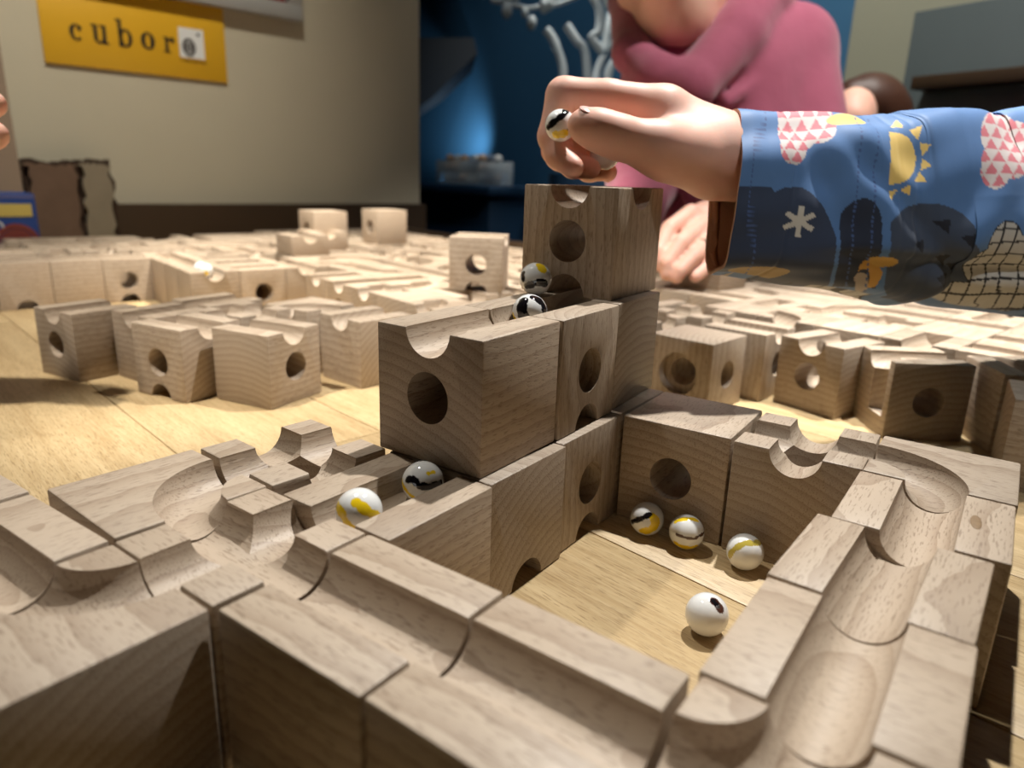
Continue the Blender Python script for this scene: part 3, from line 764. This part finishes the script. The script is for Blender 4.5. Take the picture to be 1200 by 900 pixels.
torso = [(.7, [(A(862, 120, 21.2), A(862, 420, 21.2), 2.15, 2.2), (A(790, 120, 20.6), A(810, 400, 20.8), 1.5, 1.8), (A(905, 120, 21.4), A(905, 400, 21.2), 1.5, 1.6),
               (A(778, 88, 20.3), A(925, 62, 21.0), 1.05, 1.35)]),
         (.5, [(A(925, 72, 21.0), A(950, 190, 20.3), 1.28, 1.12), (A(950, 190, 20.3), A(915, 258, 17.8), 1.1, .75), (A(915, 258, 17.8), A(872, 262, 16.6), .75, .62)]),
         (.5, [(A(768, 98, 20.1), A(752, 215, 19.2), .95, .85), (A(752, 215, 19.2), A(740, 262, 17.2), .85, .7)]),
         (.22, [(A(892, -6, 20.2), A(862, 45, 19.4), .80, .78), (A(862, 45, 19.4), A(808, 104, 18.4), .78, .62), (A(740, 62, 19.3), A(770, 92, 18.7), .50, .60), (A(770, 92, 18.7), A(808, 104, 18.4), .60, .62),
               (A(892, -6, 20.2), A(880, -30, 22.2), .9, 1.0), (A(740, 62, 19.3), A(745, 0, 21.6), .5, .8), (A(880, -30, 22.2), A(745, 0, 21.6), 1.0, .8)]),
         (.1, [(A(850, 120, 18.85), A(905, 85, 19.5), .22, .15), (A(872, 195, 18.8), A(925, 125, 19.5), .24, .15), (A(893, 70, 19.6), A(890, 200, 18.95), .26, .22), (A(800, 130, 18.8), A(812, 230, 18.7), .22, .3)])]
under(sdf_object('sweatshirt', torso, .10, HOOD.m, None, .16), child)
block('wooden_block', *(np.array([-2.05, 10.45])), 1, -12, ['hv'], 'beech block held by the child in the rose sweatshirt', grain='x')

# far person: only brown hair and a shoulder show behind the sleeve
far = empty('person', tuple(W(*A(1020, 300, 23.35)))); far.location.z = 0
tag(far, 'person with dark brown hair behind the printed sleeve, before the beige wall', 'person')
under(sdf_object('body', [(.5, [(A(1000, 128, 22.68), A(998, 140, 22.51), 0.67, 0.63), (A(1014, 150, 23.18), A(1020, 210, 23.35), 0.55, 0.63)])], .13, SKIN, None, .3), far)
under(sdf_object('hair', [(.6, [(A(1022, 122, 23.18), A(1030, 140, 23.35), 0.94, 0.88), (A(1005, 114, 22.93), A(996, 110, 22.85), 0.52, 0.38), (A(1040, 132, 23.18), A(1048, 200, 23.35), 0.59, 0.35)])], .10, HAIRM, None, .4), far)
under(sdf_object('pullover', [(1.0, [(A(1026, 225, 23.69), A(1026, 560, 23.69), 1.60, 1.85), (A(988, 232, 23.60), A(1068, 232, 23.77), 0.84, 0.84), (A(988, 232, 23.60), A(978, 420, 23.35), 0.71, 0.59), (A(1068, 232, 23.77), A(1078, 420, 23.35), 0.71, 0.59)])], .17, plain('dark_knit', (.03, .03, .04), .9), None, .4), far)

# ------------------------------------------------------------------ things on the cream wall
def onwall(x, y, off=0.0):
    """point where the measured direction meets the wall plane -> (along wall, height) in block units"""
    k = ray(x, y); e = k[:2]@E1; t_ = (WL+off-CAM[:2]@E1)/e
    p = CAM+t_*k; return p[:2]@E2, p[2]
YELM = plain('yellow_board', (.66, .36, .012), .45, .5, .03, 20)
INK = plain('black_print', (.012, .01, .008), .5)
WHITEM = plain('white_print', (.72, .72, .70), .5)
b0, z0 = onwall(52, 73); b1, z1 = onwall(266, 98); _, zt = onwall(265, 24)
zb = (z0+z1)/2
sign = empty('wall_sign', TW(WL, (b0+b1)/2, zb), TA); tag(sign, 'yellow board with wide black lettering on the cream wall below a grey frame', 'sign')
def sbox(name, y0, y1, za, zc, d0, d1, m, par=sign, bc=(b0+b1)/2, zo=zb, bev=.0):
    return box(name, (d0*U, d1*U, (y0-bc)*U, (y1-bc)*U, (za-zo)*U, (zc-zo)*U), m, par, bev)
sbox('board', b0, b1, zb, zt+.35, .01, .10, YELM, bev=.0008)
def flat(name, polys, by, bz, sc, m, par, d0=.105, d1=.125):
    """polygons in letter units placed on the board, extruded"""
    bm = bmesh.new()
    for p in polys:
        a = [bm.verts.new((d1*U, (by-(b0+b1)/2+x*sc)*U, (bz-zb+y*sc)*U)) for x, y in p]
        c = [bm.verts.new((d0*U, (by-(b0+b1)/2+x*sc)*U, (bz-zb+y*sc)*U)) for x, y in p]
        bm.faces.new(a); bm.faces.new(c[::-1])
        for i in range(len(p)): bm.faces.new((a[i], a[(i+1) % len(p)], c[(i+1) % len(p)], c[i]))
    return link(name, bm_mesh(bm, name), m, par)
def ring(cx, cy, rx, ry, ix, iy, a0=0, a1=360, n=28):
    out = []
    for i in range(n):
        a, b = (math.radians(a0+(a1-a0)*(i+k)/n) for k in (0, 1))
        out.append([(cx+ix*math.cos(a), cy+iy*math.sin(a)), (cx+rx*math.cos(a), cy+ry*math.sin(a)), (cx+rx*math.cos(b), cy+ry*math.sin(b)), (cx+ix*math.cos(b), cy+iy*math.sin(b))])
    return out
def rc_(x0, y0, x1, y1): return [(x0, y0), (x1, y0), (x1, y1), (x0, y1)]
def disc(cx, cy, r, n=14): return [(cx+r*math.cos(2*math.pi*i/n), cy+r*math.sin(2*math.pi*i/n)) for i in range(n)]
GL = {'c': ring(.5, .5, .48, .5, .19, .42, 42, 318)+[disc(.76, .76, .15)],
      'u': [rc_(.1, .25, .34, 1), rc_(-.04, .92, .34, 1), rc_(.66, 0, .9, 1), rc_(.5, .92, .9, 1), rc_(.66, 0, 1.04, .08)]+ring(.45, .3, .35, .3, .13, .2, 180, 330, 14),
      'b': [rc_(.06, 0, .30, 1.5), rc_(-.08, 1.42, .30, 1.5)]+ring(.52, .5, .46, .5, .20, .42),
      'o': ring(.5, .5, .50, .5, .19, .42),
      'r': [rc_(.1, 0, .34, 1), rc_(-.04, .92, .34, 1), rc_(-.04, 0, .5, .08), disc(.72, .84, .16)]+ring(.6, .62, .30, .36, .22, .26, 70, 165, 8)}
for ch, x0, x1, yb in (('c', 82, 98, 46), ('u', 109, 127, 50), ('b', 139, 156, 54), ('o', 166, 182, 57), ('r', 193, 207, 61)):
    a, zz = onwall(x0, yb, .1); b, _ = onwall(x1, yb, .1)
    flat('letter', [[(x, y*1.22) for x, y in p] for p in GL[ch]], a, zz, (b-a), INK, sign)
a, zz = onwall(211, 66.5, .1); b, _ = onwall(240, 70, .1)
sq = flat('logo_square', [rc_(0, 0, 1, 1.12)], a, zz, b-a, WHITEM, sign)
flat('letter', ring(.38, .4, .27, .34, .15, .24)+ring(.38, .4, .13, .17, .04, .06), a, zz, b-a, plain('grey_print', (.07, .065, .06), .5), sign, .126, .14)
flat('letter', [disc(.78, .92, .06)], a, zz, b-a, INK, sign, .126, .14)
a2, z2 = onwall(212, 71.5, .1)
flat('caption', [rc_(k*.115, 0, k*.115+(.085 if k % 3 else .05), .07) for k in range(9)], a2, z2, b-a, plain('brown_print', (.22, .11, .01), .5), sign)
# grey picture frame with a red picture above it
fb0, fz0 = onwall(150, 1); fb1, fz1 = onwall(349, 27)
fr = empty('picture_frame', TW(WL, (fb0+fb1)/2, fz1), TA); tag(fr, 'grey metal frame around a dark red picture above the yellow sign', 'frame')
GREYM = plain('brushed_metal', (.34, .33, .31), .35, .6)
def fbox(name, y0, y1, za, zc, d0, d1, m, bev=.0): return sbox(name, y0, y1, za, zc, d0, d1, m, fr, (fb0+fb1)/2, fz1, bev)
FB = fb0-1.5; FT = fz1+7
fbox('frame_bar', FB, fb1, fz1, fz1+.55, .02, .45, GREYM, .002); fbox('frame_bar', FB, fb1, FT-.55, FT, .02, .45, GREYM, .002)
fbox('frame_bar', fb1-.55, fb1, fz1+.55, FT-.55, .02, .45, GREYM, .002); fbox('frame_bar', FB, FB+.55, fz1+.55, FT-.55, .02, .45, GREYM, .002)
fbox('picture', FB+.55, fb1-.55, fz1+.55, FT-.55, .02, .15, plain('red_print', (.20, .022, .02), .4, .5, .5, 12))
# small objects at the foot of the wall
def wallbox(x0, x1, ytop, off0, off1, name, m, label, cat, zbot=0.003, bev=.002):
    a, zt_ = onwall(x0, ytop, off1); b, _ = onwall(x1, ytop, off1)
    o = tbox(name, (WL+off0, WL+off1, a, b, zbot, zt_), m, None, bev); return tag(o, label, cat), (a, b, zt_)
CARD = plain('brown_card', (.16, .10, .066), .9, .2, .25, 25)
PALE = plain('pale_card', (.26, .215, .15), .9, .2, .15, 25)
RUST = plain('dark_edge', (.05, .03, .02), .9, .2, .3, 40)
def ragged(x0, x1, ytop, off0, off1, name, m, label, cat, seed):
    r_ = random.Random(seed)
    a, zt_ = onwall(x0, ytop, off1); b, _ = onwall(x1, ytop, off1); n = 14
    root = empty(name, TW(WL+off0, a, 0), TA); tag(root, label, cat)
    L, H, Dp = (b-a), zt_, off1-off0
    def outline(g):
        p = [(g*.6, .003)]+[(g+r_.uniform(-.1, .06), H*i/n) for i in range(1, n)]+[(L*i/n, H-g+r_.uniform(-.10, .03)) for i in range(0, n+1)]+[(L-g+r_.uniform(-.06, .1), H*i/n) for i in range(n-1, 0, -1)]+[(L-g*.6, .003)]
        return p
    def slab(nm, p, d0, d1, mm_):
        bm = bmesh.new()
        f_ = [bm.verts.new((d1*U, y*U, z*U)) for y, z in p]; k_ = [bm.verts.new((d0*U, y*U, z*U)) for y, z in p]
        bm.faces.new(f_); bm.faces.new(k_[::-1])
        for i in range(len(p)): bm.faces.new((f_[i], f_[(i+1) % len(p)], k_[(i+1) % len(p)], k_[i]))
        return link(nm, bm_mesh(bm, nm), mm_, root)
    slab('slab', outline(.0), .0, Dp*.8, RUST); slab('facing', outline(.12), Dp*.8+.01, Dp, m)
ragged(26, 90, 186, .55, 1.5, 'carton', CARD, 'dark brown ragged-edged carton standing against the cream wall', 'carton', 2)
ragged(91, 130, 186, .55, 1.4, 'stone_slab', PALE, 'pale ragged-edged slab standing between the brown carton and the dark skirting', 'slab', 5)
bb_, (ba, bb2, bt) = wallbox(-60, 40, 226, 2.1, 3.6, 'toy_box', plain('blue_print', (.02, .06, .24), .4), 'blue printed box with yellow band and red arch, by the leaning board', 'box')
tb = empty('tmp_box', (0, 0, TZ), TA)
o = tbox('band', (WL+3.6, WL+3.62, ba+.2, bb2-.12, bt-.62, bt-.28), plain('yellow_print', (.62, .48, .12), .5), tb)
o.parent = bb_; o2 = tbox('lid_line', (WL+3.6, WL+3.61, ba+.1, bb2-.02, bt-.13, bt-.05), plain('violet_print', (.12, .13, .3), .5), tb); o2.parent = bb_
bm = bmesh.new()
for (r0_, r1_, dx_) in ((.42, .55, .012), (0.0, .40, .014)):
    for i in range(24):
        a_, c_ = math.pi*i/24, math.pi*(i+1)/24
        q = [(r0_*math.cos(a_), r0_*math.sin(a_)), (r1_*math.cos(a_), r1_*math.sin(a_)), (r1_*math.cos(c_), r1_*math.sin(c_)), (r0_*math.cos(c_), r0_*math.sin(c_))]
        if r0_ == 0: q = [(0, 0)]+q[1:3]
        vv = [bm.verts.new(((WL+3.6+dx_)*U, (bb2-.56+y)*U, (bt-1.36+z)*U)) for y, z in q]; bm.faces.new(vv)
me = bpy.data.meshes.new('arch'); bm.to_mesh(me); bm.free()
link('arch', me, plain('red_arch', (.22, .045, .035), .5), bb_)
bm = bmesh.new()
for k in range(5):
    for i in range(10):
        a_, c_ = math.pi*1.5*i/10, math.pi*1.5*(i+1)/10; yy = bb2-.98-k*.42; zz_ = bt-.92-.06*(k % 2)
        q = [(yy+.16*math.cos(a_), zz_+.2*math.sin(a_)), (yy+.11*math.cos(a_), zz_+.14*math.sin(a_)), (yy+.11*math.cos(c_), zz_+.14*math.sin(c_)), (yy+.16*math.cos(c_), zz_+.2*math.sin(c_))]
        bm.faces.new([bm.verts.new(((WL+3.615)*U, y*U, z*U)) for y, z in q])
me = bpy.data.meshes.new('script_print'); bm.to_mesh(me); bm.free(); link('script_print', me, WHITEM, bb_)
bpy.data.objects.remove(tb)
a_, zt_ = onwall(24, 226, 1.3); a2_, zt2 = onwall(2, 80, .1)
bd = bmesh.new()
pts_ = [(1.9, a_-9, .003), (1.9, a_, .003), (.12, a2_, zt2+4), (.12, a2_-9, zt2+4)]
vf = [bd.verts.new(((WL+x)*U, y*U, z*U)) for x, y, z in pts_]; vk = [bd.verts.new(((WL+x-.0-.1)*U+.0, y*U, z*U)) for x, y, z in pts_]
bd.faces.new(vf); bd.faces.new(vk[::-1])
for i in range(4): bd.faces.new((vf[i], vf[(i+1) % 4], vk[(i+1) % 4], vk[i]))
lb = link('wooden_board', bm_mesh(bd, 'board'), plain('brown_board', (.24, .17, .115), .7, .3, .12, 10), None, (0, 0, TZ), TA)
tag(lb, 'brown wooden board leaning on the cream wall behind the blue box', 'board')

# ------------------------------------------------------------------ blue room beyond the wall end
GLASSY = NT('clear_glass', .05, .6); GLASSY.col((.8, .85, .87)); GLASSY.b.inputs['Transmission Weight'].default_value = .7; GLASSY.b.inputs['IOR'].default_value = 1.3
def bo(x0, x1, y0, y1, d0, d1):
    """extent in table frame of a measured rectangle at a distance"""
    p = at(x0, y0, d0); q = at(x1, y1, d0); return p[:2]@E1, q[:2]@E1, p[:2]@E2, q[2], p[2]
x0_, x1_, e2_, zb_, zt_ = bo(508, 606, 178, 218, 41, 43)
lamp('wall_spot', 'SPOT', tuple(at(552, 185, 46.0)), 3.2, (.72, .9, 1), tuple(at(534, 140, 50)), .02, 95, 1)
ped = empty('pedestal', TW((x0_+x1_)/2, e2_+1.5, FZ), TA); tag(ped, 'dark blue pedestal under the tray of clear glass beads', 'pedestal')
PEDM = plain('dark_blue', (.012, .045, .10), .5)
box('plinth', (-3.6*U, 3.6*U, -2.0*U, 2.0*U, 0, (zb_-FZ-.5)*U), PEDM, ped, .003)
box('top', (-4.0*U, 4.0*U, -2.4*U, 2.4*U, (zb_-FZ-.5)*U, (zb_-FZ)*U-.0005), PEDM, ped, .003)
tray = empty('glass_tray', TW((x0_+x1_)/2, e2_+1.5, zb_), TA); tag(tray, 'clear glass tray heaped with glass beads against the blue wall', 'tray')
hx, hy, hz = (x1_-x0_)/2, 1.3, (zt_-zb_)*.75
box('tray_base', (-hx*U, hx*U, -hy*U, hy*U, 0, .12*U), GLASSY.m, tray, .001)
for sx_ in (-1, 1):
    box('tray_side', (sx_*hx*U-.003*(sx_ > 0), sx_*hx*U+.003*(sx_ < 0), -hy*U, hy*U, .12*U, hz*U), GLASSY.m, tray, .0005)
    box('tray_side', (-hx*U+.003, hx*U-.003, sx_*hy*U-.003*(sx_ > 0), sx_*hy*U+.003*(sx_ < 0), .12*U, hz*U), GLASSY.m, tray, .0005)
rb = random.Random(4); bs = bmesh.new(); bmesh.ops.create_icosphere(bs, subdivisions=2, radius=.26*U); bead_me = bm_mesh(bs, 'bead', 180)
BEADS = [GLASSY.m, plain('pearl_bead', (.6, .6, .58), .15, .6), plain('amber_bead', (.5, .32, .2), .2, .6), plain('slate_bead', (.12, .16, .22), .15, .6)]
bmes = []
for m_ in BEADS:
    q = bead_me.copy(); q.materials.append(m_); bmes.append(q)
for lay in range(3):
    for ix in range(int(hx*2/.56)):
        for iy in range(3):
            if lay == 2 and rb.random() < .4: continue
            kx = rb.randrange(4)
            o = link('glass_bead', bmes[kx], None, None, TW((x0_+x1_)/2-hx+.42+ix*.56+rb.uniform(-.02, .02), e2_+1.5-.62+iy*.6, zb_+.40+lay*.5), 0)
            tag(o, ['clear', 'pearly white', 'amber', 'slate grey'][kx]+' glass bead heaped in the glass tray by the blue wall', 'bead', ['clear', 'pearly white', 'amber', 'slate grey'][kx]+' beads in the tray')
# dark stair-like bracket on the blue wall
def prism(name, poly, d, thick, m, label, cat):
    V_ = [W(*at(x, y, d)) for x, y in poly]; n_ = Vector((*(E2*thick*U), 0))
    F_ = [tuple(range(len(poly))), tuple(range(2*len(poly)-1, len(poly)-1, -1))]+[(i, (i+1) % len(poly), len(poly)+(i+1) % len(poly), len(poly)+i) for i in range(len(poly))]
    o = pydata(name, V_+[v+n_ for v in V_], F_, m); 
    bm = bmesh.new(); bm.from_mesh(o.data); bmesh.ops.recalc_face_normals(bm, faces=bm.faces[:]); bm.to_mesh(o.data); bm.free()
    return tag(o, label, cat)
prism('wall_bracket', [(470, 44), (592, 44), (586, 60), (560, 62), (505, 116), (470, 140)], 47.3, 1.0, plain('black_metal', (.006, .012, .022), .5), 'dark slanted bracket jutting from the blue wall above the glass tray', 'bracket')
# glass marble-run sculpture
sc_ = empty('glass_sculpture', tuple(W(*at(680, 200, 36)))); sc_.location.z = 0
tag(sc_, 'tangled glass tube sculpture standing before the blue wall behind the reaching hand', 'sculpture')
TUBES = [[(655, 140), (660, 85), (650, 50), (640, 35)], [(664, 30), (676, 48), (686, 62), (690, 120)], [(690, -10), (702, 10), (702, 36), (694, 45), (708, 62)], [(708, 62), (735, 35), (752, 20)],
         [(705, -15), (716, 8), (728, 14), (745, 4), (750, -10)], [(708, 62), (715, 25), (722, -8)], [(690, 140), (700, 85), (712, 60)], [(720, 140), (712, 95), (722, 70), (760, 30)], [(745, 30), (750, 22), (757, 8)], [(655, 200), (656, 170), (655, 140)], [(690, 200), (691, 160), (690, 120)], [(725, 210), (722, 170), (720, 140)]]
TUBEM = NT('frosted_glass_tube', .12, .7); TUBEM.col((.62, .68, .70)); TUBEM.b.inputs['Transmission Weight'].default_value = .45; TUBEM.b.inputs['IOR'].default_value = 1.3
rt = random.Random(9)
for tp in TUBES:
    # smooth the measured points
    d0_ = 36+rt.uniform(-1, 1.5)
    P_ = []
    for i in range(len(tp)-1):
        for k in range(6):
            u_ = k/6; p_ = [tp[max(i-1, 0)], tp[i], tp[i+1], tp[min(i+2, len(tp)-1)]]
            P_.append(tuple(.5*((2*p_[1][c])+(-p_[0][c]+p_[2][c])*u_+(2*p_[0][c]-5*p_[1][c]+4*p_[2][c]-p_[3][c])*u_**2+(-p_[0][c]+3*p_[1][c]-3*p_[2][c]+p_[3][c])*u_**3) for c in (0, 1)))
    P_.append(tp[-1])
    under(tube('glass_tube', [W(*at(x, y, d0_)) for x, y in P_], .23*U, TUBEM.m), sc_)
for i in range(16):
    x_, y_ = 585+rt.random()*75, -12+rt.random()*42
    if y_ > 32-(abs(x_-625))*.4: y_ -= 18
    db = bmesh.new(); bmesh.ops.create_icosphere(db, subdivisions=2, radius=rt.uniform(.16, .3)*U)
    for v_ in db.verts: v_.co.z *= 1.5
    dm = bm_mesh(db, 'drop', 180); under(link('glass_drop', dm, TUBEM.m, None, W(*at(x_, y_, 36))), sc_)
under(tube('glass_tube', [W(*at(x, y, 36)) for x, y in ((575, 0), (620, 10), (655, 5), (690, -10))], .12*U, TUBEM.m), sc_)
box_base = tube('stand', [W(*at(690, 205, 36)), W(*at(690, 205, 36))-Vector((0, 0, W(*at(690, 205, 36)).z-.003))], 2.0*U, PEDM, None, 24); under(box_base, sc_)
lamp('added_sculpture_fill', 'SPOT', tuple(at(700, -160, 34)), 12, (1, .97, .9), tuple(at(680, 60, 36)), .02, 60, .6)  # added to make the glass tubes brighter, not a known lamp

# grey board with dark ledge on the beige wall
bp0 = at(1072, 14, 26.0); bp1 = at(1260, -4, 22.0); bpb = at(1060, 260, 26.0)
gb = empty('pin_board', tuple(W(*bp0))); tag(gb, 'large grey board with a dark narrow ledge before the beige wall', 'board')
dv = Vector(((bp1-bp0)*U)[:2]); L_ = dv.length; ang_ = math.atan2(dv.y, dv.x); gb.rotation_euler = (0, 0, ang_)
GBM = plain('grey_board', (.115, .145, .15), .5, .5, .12, 5)
hb = (bp0[2]-bpb[2])*U
box('panel', (0, L_*1.6, 0, .02, -(gb.location.z-.003), 0), GBM, gb, .002)
zs = (at(1090, 92, 25.7)[2]-bp0[2])*U
box('ledge', (.045, L_*1.6, -.05, -.0, zs-.022, zs), DARKWOOD, gb, .002)

# every field block named by its row and its count along that row
ORD = ['first', 'second', 'third', 'fourth', 'fifth', 'sixth', 'seventh', 'eighth', 'ninth', 'tenth', 'eleventh', 'twelfth', 'thirteenth', 'fourteenth', 'fifteenth', 'sixteenth']
rows = {}
for place, (j, i), kind, o in FIELD: rows.setdefault((place, j), []).append((i, kind, o))
for (place, j), lst in rows.items():
    for n_, (i, kind, o) in enumerate(sorted(lst, key=lambda q: q[0])):
        if place == PL:
            rw = 'row of the lit marbles' if j == 0 else (f'{ORD[j-1]} row behind the lit marbles' if j > 0 else f'{ORD[-j-1]} row before the lit marbles')
            o['label'] = f'{kind} block, {ORD[n_]} from cream wall, {rw}'
        else:
            o['label'] = f'{kind} block, {ORD[n_]} from the tower side, {ORD[j]} field row behind pen'
